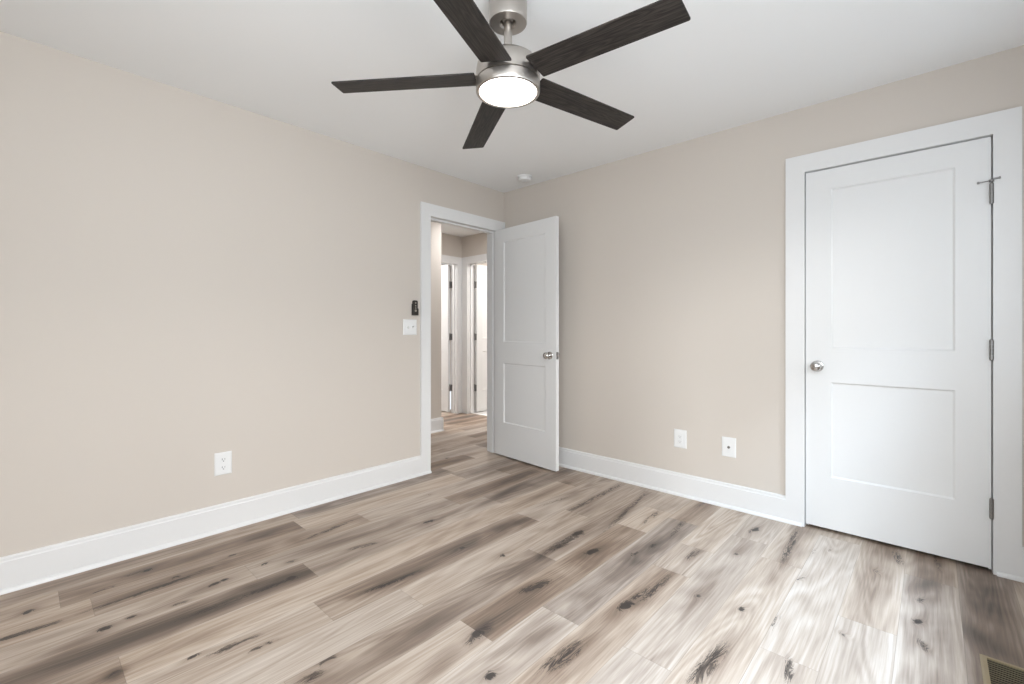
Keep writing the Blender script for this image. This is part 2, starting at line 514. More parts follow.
FEATS = [(0.796,-2.277,0.810,-2.229,0.030,1.0,2),
         (0.802,-2.464,0.813,-2.226,0.020,0.8,1),
         (0.745,-1.933,0.777,-1.812,0.030,0.7,1),
         (0.755,-1.505,0.776,-1.389,0.030,0.8,2),
         (1.159,-2.072,1.190,-1.830,0.025,0.9,1),
         (0.619,-2.050,0.671,-1.620,0.060,0.5,0),
         (0.458,-2.043,0.422,-1.775,0.030,0.7,1),
         (0.596,-2.484,0.597,-2.461,0.020,0.8,2),
         (0.580,-2.307,0.571,-2.276,0.020,0.6,2),
         (0.642,-2.223,0.652,-2.174,0.025,0.6,1),
         (0.359,-2.405,0.368,-2.340,0.020,0.6,2),
         (0.228,-2.779,0.218,-2.667,0.020,0.7,1),
         (0.237,-2.711,0.234,-2.677,0.025,1.0,2),
         (0.297,-2.900,0.292,-2.821,0.020,0.7,1),
         (0.289,-3.097,0.277,-3.072,0.030,0.9,2),
         (0.454,-2.900,0.438,-2.513,0.030,0.8,1),
         (0.426,-2.897,0.436,-2.644,0.050,0.5,0),
         (0.649,-2.905,0.650,-2.864,0.030,1.0,2),
         (0.657,-2.684,0.668,-2.617,0.020,0.8,1),
         (0.609,-2.549,0.596,-2.473,0.025,0.9,2),
         (0.450,-3.180,0.460,-2.999,0.030,0.9,1),
         (0.632,-2.815,0.633,-2.796,0.020,0.7,2),
         (0.793,-2.674,0.813,-2.226,0.030,0.7,1),
         (0.820,-2.666,0.822,-2.435,0.060,0.6,0),
         (1.078,-2.716,1.073,-2.674,0.020,0.8,2),
         (1.112,-2.644,1.120,-2.501,0.030,0.8,1),
         (1.192,-2.557,1.196,-2.468,0.020,0.7,1),
         (1.437,-2.410,1.437,-2.357,0.030,0.9,1),
         (1.476,-2.493,1.473,-2.419,0.040,0.6,1),
         (0.999,-2.911,0.959,-2.876,0.050,0.9,0),
         (0.987,-2.905,0.968,-2.880,0.020,0.9,1),
         (1.729,-1.996,1.711,-1.866,0.040,0.7,1),
         (1.720,-1.968,1.710,-1.908,0.035,1.0,2),
         (1.656,-1.623,1.692,-1.471,0.040,0.8,1),
         (1.673,-1.161,1.693,-1.042,0.040,0.9,2),
         (1.516,-1.321,1.530,-1.100,0.050,0.7,0),
         (2.032,-1.459,2.046,-1.343,0.040,1.0,2),
         (2.018,-1.909,2.032,-1.717,0.050,0.8,1),
         (1.890,-1.876,1.904,-1.672,0.060,0.6,0),
         (1.533,-2.111,1.541,-1.829,0.070,0.5,0),
         (1.899,-2.079,1.904,-2.027,0.030,1.0,2),
         (1.760,-2.230,1.725,-2.050,0.060,0.5,0),
         (1.374,-1.479,1.375,-1.422,0.030,0.6,2),
         (2.073,-0.846,2.082,-0.711,0.030,0.6,1),
         (2.228,-0.662,2.253,-0.583,0.030,0.4,2),
         (2.230,-1.153,2.241,-1.103,0.030,0.6,2),
         (2.393,-1.125,2.405,-1.077,0.030,0.7,2),
         (2.037,-1.351,2.055,-1.212,0.030,0.6,1),
         (2.403,-1.624,2.419,-1.387,0.040,0.9,1),
         (2.408,-1.579,2.423,-1.471,0.050,0.5,0),
         (2.604,-1.291,2.633,-1.423,0.025,0.7,1),
         (2.430,-0.544,2.406,-0.106,0.030,0.7,1),
         (2.507,-0.718,2.540,-0.641,0.020,0.5,2),
         (2.523,-0.375,2.522,-0.290,0.020,0.4,2),
         (2.577,-0.282,2.583,-0.233,0.020,0.4,2),
         (2.512,-1.167,2.518,-1.044,0.030,0.4,1),
         (2.834,-0.045,2.856,-0.189,0.030,0.7,1),
         (2.920,-0.749,2.942,-0.686,0.030,0.7,2),
         (2.928,-0.556,2.946,-0.491,0.030,0.5,2),
         (2.936,-0.858,2.961,-0.921,0.020,0.8,1),
         (2.767,-0.335,2.792,-0.372,0.030,0.5,2),
         (2.716,-1.001,2.739,-1.018,0.020,0.5,2),
         (2.885,-0.487,2.981,-0.268,0.060,0.6,0),
         (3.065,-0.623,3.147,-0.769,0.090,0.7,0),
         (2.982,0.049,2.999,-0.133,0.020,0.5,1),
         (0.405,-0.815,0.362,-0.379,0.050,0.6,0),
         (0.803,-1.039,0.725,-0.519,0.060,0.6,0),
         (0.988,-0.821,0.965,-0.328,0.050,0.6,0),
         (1.100,-0.812,1.139,-0.557,0.030,0.4,1),
         (1.133,-1.266,1.175,-1.000,0.060,0.5,0),
         (1.503,-1.044,1.510,-0.917,0.035,0.9,2),
         (1.520,-1.302,1.516,-0.947,0.050,0.7,1),
         (1.152,-1.571,1.165,-1.500,0.030,0.5,2),
         (1.374,-1.479,1.368,-1.415,0.030,0.6,2),
         (1.286,-0.729,1.278,-0.069,0.040,0.6,1),
         (1.597,-0.801,1.496,-0.123,0.030,0.6,1),
         (1.718,-0.596,1.704,-0.365,0.030,0.7,1),
         (1.847,-1.028,1.862,-0.929,0.030,0.5,2),
         (0.787,-1.457,0.750,-1.088,0.040,0.6,0),
         (1.908,-0.669,1.879,-0.389,0.030,0.5,1),
         (2.227,-0.690,2.241,-0.490,0.050,0.4,0),
         (2.213,-0.337,2.234,-0.176,0.040,0.6,2),
         (1.878,-0.871,1.891,-0.782,0.030,0.5,2),
         (1.855,-0.136,1.861,-0.013,0.030,0.4,1),]


def build_floor():
    rng = np.random.default_rng(11)
    xa, xb, ya, yb = -4.15, 3.55, -3.8, 1.12
    feats = []
    for f in FEATS:
        feats.append(f)
    # more figure of the same kind on planks away from the traced ones
    for _ in range(150):
        x = rng.uniform(xa, xb)
        y = rng.uniform(ya, yb)
        if 0.05 < x < 3.05 and -3.1 < y < 0.05 and rng.random() < 0.72:
            continue
        ln = rng.uniform(0.03, 0.3)
        k = int(rng.integers(0, 3))
        feats.append((x, y, x + rng.uniform(-.012, .012), y + (ln if k < 2 else 0.05), 0.03 if k else 0.06, rng.uniform(.4, .9), k))
    V, F, tone, pat, seam = [], [], [], [], []
    nv = 0
    r0, r1 = math.floor((xa - X00) / PITCH), math.floor((xb - X00) / PITCH)
    for row in range(r0, r1 + 1):
        x0, x1 = max(xa, X00 + row * PITCH), min(xb, X00 + (row + 1) * PITCH)
        js = sorted(JOINTS.get(row, []))
        if not js:
            js = [ya + rng.uniform(0.1, 1.2)]
        lo, hi = js[0], js[-1]
        while lo - 1.22 > ya + 0.08:
            lo -= 1.22
            js.insert(0, lo)
        while hi + 1.22 < yb - 0.08:
            hi += 1.22
            js.append(hi)
        ys = [ya] + js + [yb]
        last = 0.5
        for y0, y1 in zip(ys, ys[1:]):
            t = rng.uniform(0.12, 0.92)
            if abs(t - last) < 0.18:
                t = 0.9 if last < 0.5 else 0.2
            last = t
            for (tr_, ty_, tt_) in PLANK_AND_POOL_TONES:
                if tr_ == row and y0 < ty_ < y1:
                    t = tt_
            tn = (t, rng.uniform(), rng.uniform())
            dense = x1 > -0.2
            nx = 26 if dense else 12
            ny = max(2, int((y1 - y0) / (0.010 if dense else 0.025)))
            e = 0.0012
            gx = np.concatenate(([x0, x0 + e], np.linspace(x0 + 2 * e, x1 - 2 * e, nx), [x1 - e, x1]))
            gy = np.concatenate(([y0, y0 + e], np.linspace(y0 + 2 * e, y1 - 2 * e, ny), [y1 - e, y1]))
            X, Y = np.meshgrid(gx, gy, indexing='ij')
            P = np.zeros(X.shape + (3,))
            U = (X - (X00 + row * PITCH)) / PITCH
            ed = np.zeros(X.shape)
            ed[0, :] = ed[-1, :] = 1
            ed[:, 0] = ed[:, -1] = 1
            for (ax, ay, bx, by, wd, s, k) in feats:
                mx, my = (ax + bx) / 2, (ay + by) / 2
                if not (x0 <= mx <= x1 and y0 - 0.3 <= my <= y1 + 0.3):
                    continue
                dx, dy = bx - ax, by - ay
                ln = max(math.hypot(dx, dy), 0.02)
                ux, uy = dx / ln, dy / ln
                # distance along and across the streak
                a = (X - mx) * ux + (Y - my) * uy
                c = -(X - mx) * uy + (Y - my) * ux
                if k == 0:
                    g = np.exp(-(np.abs(a) / (ln * 0.62)) ** 2.4 - (c / (wd * 0.62)) ** 2)
                elif k == 1:
                    g = np.exp(-(np.abs(a) / (ln * 0.56)) ** 3 - (c / (wd * 0.55)) ** 2)
                else:
                    g = np.exp(-(a / (max(ln, 0.05) * 0.42)) ** 2 - (c / (wd * 0.52)) ** 2)
                    P[..., 0] = np.maximum(P[..., 0], 0.45 * s * np.exp(-(a / (ln * 1.4)) ** 2 - (c / (wd * 1.1)) ** 2))
                P[..., k] = np.maximum(P[..., k], s * g)
                if k == 1:
                    P[..., 0] = np.maximum(P[..., 0], 0.45 * s * np.exp(-(a / (ln * 0.75)) ** 2 - (c / (wd * 0.9)) ** 2))
            n0, n1 = X.shape
            idx = np.arange(n0 * n1).reshape(n0, n1) + nv
            q = np.stack([idx[:-1, :-1], idx[1:, :-1], idx[1:, 1:], idx[:-1, 1:]], -1).reshape(-1, 4)
            V.append(np.stack([X, Y, np.zeros_like(X)], -1).reshape(-1, 3))
            F.append(q)
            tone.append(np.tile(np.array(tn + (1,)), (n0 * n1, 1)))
            pat.append(np.concatenate([P, U[..., None]], -1).reshape(-1, 4))
            seam.append(ed.reshape(-1))
            nv += n0 * n1
    V, F = np.concatenate(V), np.concatenate(F)
    me = bpy.data.meshes.new('floor')
    me.vertices.add(len(V))
    me.vertices.foreach_set('co', V.astype(np.float32).ravel())
    me.loops.add(F.size)
    me.loops.foreach_set('vertex_index', F.astype(np.int32).ravel())
    me.polygons.add(len(F))
    me.polygons.foreach_set('loop_start', np.arange(0, F.size, 4, dtype=np.int32))
    me.polygons.foreach_set('loop_total', np.full(len(F), 4, dtype=np.int32))
    me.update(calc_edges=True)
    for nm, arr in (('tone', tone), ('pat', pat)):
        at = me.attributes.new(nm, 'FLOAT_COLOR', 'POINT')
        at.data.foreach_set('color', np.concatenate(arr).astype(np.float32).ravel())
    at = me.attributes.new('seam', 'FLOAT', 'POINT')
    at.data.foreach_set('value', np.concatenate(seam).astype(np.float32))
    me.materials.append(M['floor'])
    o = bpy.data.objects.new('floor', me)
    COL.objects.link(o)
    o['kind'] = 'structure'
    o['label'] = 'rustic grey brown wood plank floor with dark knots'
    return o


build_floor()
struct('floor_bathroom', B((FX, 0.0, 1.12, 3.25, -0.03, 0.003)), M['tile'], 'white tile floor beyond the bathroom doorway')

# ------------------------------------------------------------------ baseboards and casings
BT, ST = 0.016, 0.028
PROF = [(0, 0), (ST, 0), (ST, 0.005), (0.0255, 0.0125), (0.0205, 0.0175), (BT, 0.0195), (BT, 0.133), (0.0125, 0.138), (0.0125, 0.149), (0.009, 0.1546), (0, 0.1546)]
SHOE = [(BT, 0), (ST, 0), (ST, 0.005), (0.0255, 0.0125), (0.0205, 0.0175), (BT, 0.0195)]


def base_x(bm, y0, y1, wx, sgn, prof=PROF):      # along y on a wall plane x = wx facing sgn
    add_prism(bm, [(wx + sgn * d, z) for d, z in prof], y0, y1, 1)


def base_y(bm, x0, x1, wy, sgn, prof=PROF):      # along x on a wall plane y = wy
    add_prism(bm, [(wy + sgn * d, z) for d, z in prof], x0, x1, 0)


CW = 0.092
LC0, LC1 = D0 - 0.005 - CW, D1 + 0.005 + CW      # bedroom casing outer edges
bm = bmesh.new(); base_x(bm, YB, LC0, 0, 1)
struct('baseboard_left', bm, M['trim'], 'white baseboard along the long left wall')
CC0, CC1, CCT = C0 - 0.0968, C1 + 0.0916, 2.1589
bm = bmesh.new(); base_y(bm, 0.0, CC0, 0, -1); base_y(bm, CC1, XR, 0, -1)
struct('baseboard_right', bm, M['trim'], 'white baseboard along the closet wall')
bm = bmesh.new(); base_x(bm, YB, 0, XR, -1)
struct('baseboard_window', bm, M['trim'])
bm = bmesh.new(); base_y(bm, 0, XR, YB, 1)
struct('baseboard_behind', bm, M['trim'])
bm = bmesh.new(); base_x(bm, -2.3, HY, HX, 1); base_y(bm, FX, HX + 0.02, HY, 1)
struct('baseboard_hall', bm, M['trim'], 'white baseboard at the foot of the hall wall')


def casing_bm_x(bm, wx, sgn, y0, y1, ztop, c0, c1):
    """flat casing on plane x = wx; outer y0,y1; inner c0,c1 (clear edges); head"""
    xa, xb = sorted((wx, wx + sgn * BT))
    hb = ztop - CW - 0.005
    add_prism(bm, [(y0, 0), (c0, 0), (c0, hb), (c1, hb), (c1, 0), (y1, 0), (y1, ztop), (y0, ztop)], xa, xb, 0)


def casing_bm_y(bm, wy, sgn, x0, x1, ztop, c0, c1, hb):
    ya, yb_ = sorted((wy, wy + sgn * BT))
    add_prism(bm, [(x0, 0), (c0, 0), (c0, hb), (c1, hb), (c1, 0), (x1, 0), (x1, ztop), (x0, ztop)], ya, yb_, 1)


# bedroom doorway: casings both sides, jambs, stops
bm = bmesh.new()
casing_bm_x(bm, 0, 1, LC0, -0.001, 2.157, D0 - 0.005, D1 + 0.005)
casing_bm_x(bm, -WT, -1, LC0, LC1, 2.157, D0 - 0.005, D1 + 0.005)
add_box(bm, -WT, 0, D0 - JT, D0, 0, DH + JT)
add_box(bm, -WT, 0, D1, D1 + JT, 0, DH + JT)
add_box(bm, -WT, 0, D0, D1, DH, DH + JT)
add_box(bm, -0.075, -0.040, D0, D0 + 0.011, 0, DH, 0.001, 1)
add_box(bm, -0.075, -0.040, D1 - 0.011, D1, 0, DH, 0.001, 1)
add_box(bm, -0.075, -0.040, D0 + 0.011, D1 - 0.011, DH - 0.011, DH, 0.001, 1)
base_x(bm, LC0, D0 - 0.005, 0, 1, SHOE)
struct('trim_1', bm, M['trim'], 'white casing and jamb around the open bedroom doorway')

# closet doorway
bm = bmesh.new()
casing_bm_y(bm, 0, -1, CC0, CC1, CCT, C0 - 0.001, C1 + 0.001, CH + 0.001)
add_box(bm, C0 - JT, C0, 0, WT, 0, CH + JT)
add_box(bm, C1, C1 + JT, 0, WT, 0, CH + JT)
add_box(bm, C0, C1, 0, WT, CH, CH + JT)
add_box(bm, C0, C0 + 0.011, 0.040, 0.075, 0, CH)
add_box(bm, C1 - 0.011, C1, 0.040, 0.075, 0, CH)
add_box(bm, C0, C1, 0.040, 0.075, CH - 0.011, CH)
base_y(bm, CC0, C0 - 0.012, 0, -1, SHOE)
base_y(bm, C1 + 0.012, CC1, 0, -1, SHOE)
struct('trim_2', bm, M['trim'], 'wide flat white casing around the closet door')

# far hall doorway (x = FX plane) and bathroom doorway (y = FY plane)
bm = bmesh.new()
casing_bm_x(bm, FX, 1, HY, FY - 0.001, 2.150, L0 - 0.005, L1 + 0.005)
add_box(bm, FX - WT, FX, L0 - JT, L0, 0, DH + JT)
add_box(bm, FX - WT, FX, L1, L1 + JT, 0, DH + JT)
add_box(bm, FX - WT, FX, L0, L1, DH, DH + JT)
add_box(bm, FX - 0.070, FX - 0.035, L1 - 0.011, L1, 0, DH)
struct('trim_3', bm, M['trim'], 'white casing of the far hall doorway')
bm = bmesh.new()
casing_bm_y(bm, FY, -1, FX + BT + 0.001, R1 + 0.097, 2.150, R0 - 0.005, R1 + 0.005, 2.06)
add_box(bm, R0 - JT, R0, FY, FY + WT, 0, DH + JT)
add_box(bm, R1, R1 + JT, FY, FY + WT, 0, DH + JT)
add_box(bm, R0, R1, FY, FY + WT, DH, DH + JT)
add_box(bm, R0, R0 + 0.011, FY + 0.035, FY + 0.070, 0, DH)
struct('trim_4', bm, M['trim'], 'white casing of the bathroom doorway')


# ------------------------------------------------------------------ doors
def door_leaf(wd, z0, z1, th, stile=0.117):
    """two recessed flat panels on both faces; hinge edge at x = 0, faces at y = 0 and y = th"""
    bm = bmesh.new()
    xs = [0, stile, wd - stile, wd]
    zs = [z0, 0.311, 0.848, 1.038, 1.938, z1]
    for y, s in ((0.0, 1), (th, -1)):
        for i in range(3):
            for j in range(5):
                xa, xb, za, zb = xs[i], xs[i + 1], zs[j], zs[j + 1]
                if i == 1 and j in (1, 3):
                    o_, d = 0.009, 0.007
                    q0 = [bm.verts.new((x, y, z)) for x, z in ((xa, za), (xb, za), (xb, zb), (xa, zb))]
                    q1 = [bm.verts.new((x, y + s * d, z)) for x, z in ((xa + o_, za + o_), (xb - o_, za + o_), (xb - o_, zb - o_), (xa + o_, zb - o_))]
                    for k in range(4):
                        bm.faces.new((q0[k], q0[(k + 1) % 4], q1[(k + 1) % 4], q1[k]))
                    bm.faces.new(q1)
                else:
                    bm.faces.new([bm.verts.new((x, y, z)) for x, z in ((xa, za), (xb, za), (xb, zb), (xa, zb))])
    for (xa, xb, za, zb) in ((0, 0, z0, z1), (wd, wd, z0, z1)):
        bm.faces.new([bm.verts.new(p) for p in ((xa, 0, za), (xa, th, za), (xa, th, zb), (xa, 0, zb))])
    for z in (z0, z1):
        bm.faces.new([bm.verts.new(p) for p in ((0, 0, z), (wd, 0, z), (wd, th, z), (0, th, z))])
    bmesh.ops.remove_doubles(bm, verts=bm.verts[:], dist=1e-5)
    return bm


KNOB = [(0.0, 0.0), (0.031, 0.0), (0.032, 0.003), (0.029, 0.008), (0.018, 0.011), (0.0125, 0.014), (0.0115, 0.026), (0.014, 0.031),
        (0.022, 0.036), (0.0268, 0.043), (0.0275, 0.050), (0.0255, 0.057), (0.020, 0.062), (0.010, 0.0645), (0.0, 0.065)]


def knob(parent, x, y, z, sgn):
    bm = bmesh.new()
    add_lathe(bm, KNOB, Matrix.Translation((x, y, z)) @ Matrix.Rotation(math.pi / 2 if sgn < 0 else -math.pi / 2, 4, 'X'), 40)
    return make('door_knob', bm, M['chrome'], parent, smooth=True)


def hinge(parent, x, y, z, m, leaf=None, hh=0.089, r=0.0068):
    bm = bmesh.new()
    for k in range(5):        # five knuckles
        a = z - hh / 2 + k * hh / 5
        add_lathe(bm, [(0, a + 0.0005), (r, a + 0.0005), (r, a + hh / 5 - 0.0005), (0, a + hh / 5 - 0.0005)], Matrix.Translation((x, y, 0)), 16)
    for a, s in ((z + hh / 2, 1), (z - hh / 2, -1)):      # pin finials
        add_lathe(bm, [(0, a), (r * 0.9, a), (r * 0.8, a + s * 0.004), (0, a + s * 0.006)], Matrix.Translation((x, y, 0)), 16)
    if leaf:
        add_box(bm, *leaf)
    return make('hinge', bm, m, parent, smooth=True)


# the open bedroom door
A = Vector((0.0168, -0.1371)); Bf = Vector((0.7626, -0.1983))
ang = math.atan2(Bf.y - A.y, Bf.x - A.x)
DW = (Bf - A).length
bm = door_leaf(DW, 0.014, 2.056, 0.035)
d1 = struct('door_1', bm, M['door'], 'white two panel bedroom door standing open against the corner', loc=(A.x, A.y, 0), rot=(0, 0, ang))
knob(d1, DW - 0.064, 0, 0.938, -1)
knob(d1, DW - 0.064, 0.035, 0.938, 1)
bm = B((DW - 0.0005, DW + 0.0012, 0.005, 0.030, 0.938 - 0.029, 0.938 + 0.029))
make('latch_plate', bm, M['hinge'], d1)
bm = B((DW, DW + 0.009, 0.012, 0.023, 0.938 - 0.010, 0.938 + 0.010), bev=0.003)
make('latch_bolt', bm, M['chrome'], d1)
for z in (0.33, 1.045, 1.775):
    hinge(d1, -0.006, 0.0405, z, M['hinge'], (-0.0015, 0.0005, 0.002, 0.036, z - 0.0445, z + 0.0445))

# the closed closet door (hinge edge on the far right)
CWD = C1 - C0 - 0.0085
bm = door_leaf(CWD, 0.020, CH - 0.006, 0.035, 0.121)
d2 = struct('door_2', bm, M['door'], 'closed white two panel closet door with a round satin knob', loc=(C0 + 0.0035, -0.003, 0))
knob(d2, 0.056, 0, 0.936, -1)
hx = CWD + 0.0006
for z in (0.305, 1.048, 1.782):
    h = hinge(d2, hx, -0.0140, z, M['hinge'], (hx - 0.002, hx + 0.002, -0.012, 0.003, z - 0.044, z + 0.044), r=0.0078)
# hinge pin door stop on the top hinge
bm = bmesh.new()
rx = Matrix.Translation((hx, -0.0140, 1.842))
add_lathe(bm, [(0, -0.006), (0.009, -0.006), (0.009, 0.004), (0, 0.004)], rx, 20)
R = Matrix.Translation((hx, -0.0150, 1.842)) @ Matrix.Rotation(math.radians(-94), 4, 'Y')
add_lathe(bm, [(0, 0), (0.0026, 0), (0.0026, 0.040), (0, 0.040)], R, 12)
add_lathe(bm, [(0, 0.040), (0.0052, 0.040), (0.006, 0.044), (0.005, 0.048), (0, 0.049)], R, 16)
R = Matrix.Translation((hx, -0.0210, 1.846)) @ Matrix.Rotation(math.radians(84), 4, 'Y')
add_lathe(bm, [(0, 0), (0.0042, 0), (0.0042, 0.022), (0.0055, 0.023), (0.0055, 0.029), (0, 0.030)], R, 14)
make('door_stop', bm, M['hinge'], d2, smooth=True)

# far hall door: hinged on the right jamb, swung into the room beyond
bm = door_leaf(0.752, 0.014, 2.055, 0.035)
d3 = struct('door_3', bm, M['door'], 'white hall door swung inward in the far doorway', loc=(FX - WT - 0.004, L1 - 0.012, 0), rot=(0, 0, math.radians(180)))
# bathroom door: hinged on the left jamb, swung into the bathroom
bm = door_leaf(0.752, 0.014, 2.055, 0.035)
d4 = struct('door_4', bm, M['door'], 'white bathroom door swung inward beyond the tiled threshold', loc=(R0 + 0.042, FY + WT + 0.004, 0), rot=(0, 0, math.radians(90)))
for z in (0.345, 1.052, 1.775):
    hinge(d3, -0.002, 0.006, z, M['hinge'], (-0.045, -0.001, -0.011, -0.006, z - 0.0445, z + 0.0445), r=0.009)
    hinge(d4, -0.003, 0.0415, z, M['hinge'], (-0.006, 0.0008, 0.003, 0.040, z - 0.0445, z + 0.0445), r=0.009)

# ------------------------------------------------------------------ windows (behind the camera and beside it)
def window_x(name, y0, y1, z0, z1, xw):
    f = 0.05
    xm = xw + WT / 2
    zc = (z0 + z1) / 2
    bm = B((xm - 0.03, xm + 0.03, y0, y0 + f, z0, z1), (xm - 0.03, xm + 0.03, y1 - f, y1, z0, z1), (xm - 0.03, xm + 0.03, y0 + f, y1 - f, z0, z0 + f),
           (xm - 0.03, xm + 0.03, y0 + f, y1 - f, z1 - f, z1), (xm - 0.02, xm + 0.02, y0 + f, y1 - f, zc - 0.02, zc + 0.02),
           (xw - 0.016, xw, y0 - 0.09, y0, z0 - 0.09, z1 + 0.09), (xw - 0.016, xw, y1, y1 + 0.09, z0 - 0.09, z1 + 0.09),
           (xw - 0.016, xw, y0, y1, z1, z1 + 0.09), (xw - 0.03, xw + 0.03, y0, y1, z0 - 0.02, z0))
    o = struct(name, bm, M['trim'])
    p = make('window_pane', B((xm - 0.002, xm + 0.002, y0 + f, y1 - f, z0 + f, z1 - f)), M['glass'], o)
    return o


def window_y(name, x0, x1, z0, z1, yw):
    f = 0.05
    ym = yw - WT / 2
    xc = (x0 + x1) / 2
    bm = B((x0, x0 + f, ym - 0.03, ym + 0.03, z0, z1), (x1 - f, x1, ym - 0.03, ym + 0.03, z0, z1), (x0 + f, x1 - f, ym - 0.03, ym + 0.03, z0, z0 + f),
           (x0 + f, x1 - f, ym - 0.03, ym + 0.03, z1 - f, z1), (xc - 0.03, xc + 0.03, ym - 0.03, ym + 0.03, z0 + f, z1 - f),
           (x0 - 0.09, x0, yw, yw + 0.016, z0 - 0.09, z1 + 0.09), (x1, x1 + 0.09, yw, yw + 0.016, z0 - 0.09, z1 + 0.09),
           (x0, x1, yw, yw + 0.016, z1, z1 + 0.09), (x0, x1, yw - 0.03, yw + 0.03, z0 - 0.02, z0))
    o = struct(name, bm, M['trim'])
    make('window_pane', B((x0 + f, x1 - f, ym - 0.002, ym + 0.002, z0 + f, z1 - f)), M['glass'], o)
    return o


window_x('window_1', *W1, XR)
window_x('fill_window_2', *W2, XR)
window_y('window_3', *W3, YB)

# ------------------------------------------------------------------ ceiling fan
FANX, FANY = 1.7670, -1.8236
fan = empty('ceiling_fan', (FANX, FANY, H), 0, 'five blade ceiling fan in brushed nickel with dark wood blades and a lit round lamp', 'fan')


def part(name, prof, m, parent, n=64):
    bm = bmesh.new()
    add_lathe(bm, prof, None, n)
    return make(name, bm, m, parent, smooth=True)


zf = lambda z: z - H
part('canopy', [(0.0, zf(2.4395)), (0.064, zf(2.4395)), (0.0685, zf(2.434)), (0.0735, zf(2.424)), (0.0735, zf(2.330)), (0.0715, zf(2.3255)), (0.034, zf(2.3255)),
                (0.030, zf(2.330)), (0.027, zf(2.346)), (0.0, zf(2.352))], M['nickel'], fan)
part('hanger_ball', [(0.0, zf(2.372)), (0.018, zf(2.368)), (0.0255, zf(2.356)), (0.0255, zf(2.344)), (0.019, zf(2.334)), (0.0135, zf(2.331)), (0.0, zf(2.331))], M['nickel'], fan, 40)
part('downrod', [(0.0, zf(2.34)), (0.0160, zf(2.34)), (0.0160, zf(2.200)), (0.0, zf(2.200))], M['nickel'], fan, 32)
part('rod_collar', [(0.0, zf(2.209)), (0.0175, zf(2.209)), (0.0205, zf(2.205)), (0.0215, zf(2.193)), (0.0, zf(2.193))], M['black'], fan, 32)
part('motor_housing', [(0.0, zf(2.199)), (0.040, zf(2.199)), (0.066, zf(2.197)), (0.094, zf(2.189)), (0.110, zf(2.177)), (0.119, zf(2.161)), (0.1225, zf(2.146)), (0.1235, zf(2.130)),
                       (0.1235, zf(2.101)), (0.119, zf(2.0995)), (0.0, zf(2.0995))], M['nickel'], fan)
part('light_ring', [(0.0, zf(2.0985)), (0.1195, zf(2.0985)), (0.1235, zf(2.0965)), (0.1235, zf(2.061)), (0.1215, zf(2.0575)), (0.1125, zf(2.0565)), (0.1105, zf(2.0585)),
                    (0.1105, zf(2.066)), (0.0, zf(2.066))], M['nickel'], fan)
part('light_diffuser', [(0.0, zf(2.0655)), (0.1095, zf(2.0655)), (0.1095, zf(2.059)), (0.100, zf(2.0565)), (0.06, zf(2.0545)), (0.0, zf(2.0535))], M['diffuser'], fan)
bm = bmesh.new()
add_lathe(bm, [(0, 0), (0.003, 0), (0.003, 0.006), (0.0045, 0.007), (0.004, 0.010), (0, 0.0105)], Matrix.Translation((0.030, 0.045, zf(2.1970))), 12)
make('housing_screw', bm, M['black'], fan, smooth=True)

# blades: measured tip radii differ on the two long edges, so the tip is cut slanting
BR0, BRL, BRS, BW0, BW1, BTH = 0.125, 0.670, 0.666, 0.122, 0.114, 0.0065
def blade_outline():
    pts = [(BR0, -BW0 / 2), (BRS, -BW1 / 2), (BRL, BW1 / 2), (BR0, BW0 / 2)]
    out = []
    n = len(pts)
    for i in range(n):                      # round every corner
        p = Vector(pts[i]); a = (Vector(pts[i - 1]) - p).normalized(); c = (Vector(pts[(i + 1) % n]) - p).normalized()
        r = 0.007
        for k in range(5):
            s = k / 4
            q = p + a * r * (1 - s) ** 2 + c * r * s ** 2
            out.append(q)
    return out


blade_mesh = None
iron_mesh = None
TX, TY = 0.0176, 0.0105     # the fan hangs a touch off plumb (camera right, camera forward)
rgt = Vector((math.cos(YAW), math.sin(YAW), 0)); fwd = Vector((-math.sin(YAW), math.cos(YAW), 0))
for k in range(5):
    a = math.radians(221.3669 + 72 * k)
    if blade_mesh is None:
        bm = bmesh.new()
        add_prism(bm, blade_outline(), -BTH / 2, BTH / 2, 2)
        bl = make('blade', bm, M['blade'], fan)
        bev = bl.modifiers.new('bevel', 'BEVEL'); bev.width = 0.0015; bev.segments = 2
        blade_mesh = bl
        bm = bmesh.new()
        add_box(bm, 0.085, 0.165, -0.030, 0.030, BTH / 2 + 0.0002, BTH / 2 + 0.0042, 0.001, 1)
        add_box(bm, 0.085, 0.150, -0.018, 0.018, BTH / 2 + 0.0042, BTH / 2 + 0.010, 0.002, 1)
        for sx, sy in ((0.150, -0.02), (0.150, 0.02), (0.158, 0.0)):
            add_lathe(bm, [(0, BTH / 2 + 0.004), (0.004, BTH / 2 + 0.004), (0.0035, BTH / 2 + 0.0062), (0, BTH / 2 + 0.0068)], Matrix.Translation((sx, sy, 0)), 12)
        ir = make('blade_iron', bm, M['nickel'], bl)
        iron_mesh = ir
    else:
        bl = blade_mesh.copy(); COL.objects.link(bl); bl.parent = fan
        ir = iron_mesh.copy(); COL.objects.link(ir); ir.parent = bl
    u = Vector((math.cos(a), math.sin(a), 0)); v = Vector((-math.sin(a), math.cos(a), 0))
    tilt = TX * u.dot(rgt) + TY * u.dot(fwd) - 0.0292
    X = (u + Vector((0, 0, tilt))).normalized()
    ph = -0.1603
    tilt2 = TX * v.dot(rgt) + TY * v.dot(fwd)
    Y = (v * math.cos(ph) + Vector((0, 0, math.sin(ph) + tilt2))).normalized()
    Z = X.cross(Y).normalized(); Y = Z.cross(X)
    m4 = Matrix((X, Y, Z)).transposed().to_4x4()
    m4.translation = Vector((0, 0, 2.1185 - H))
    bl.matrix_basis = m4

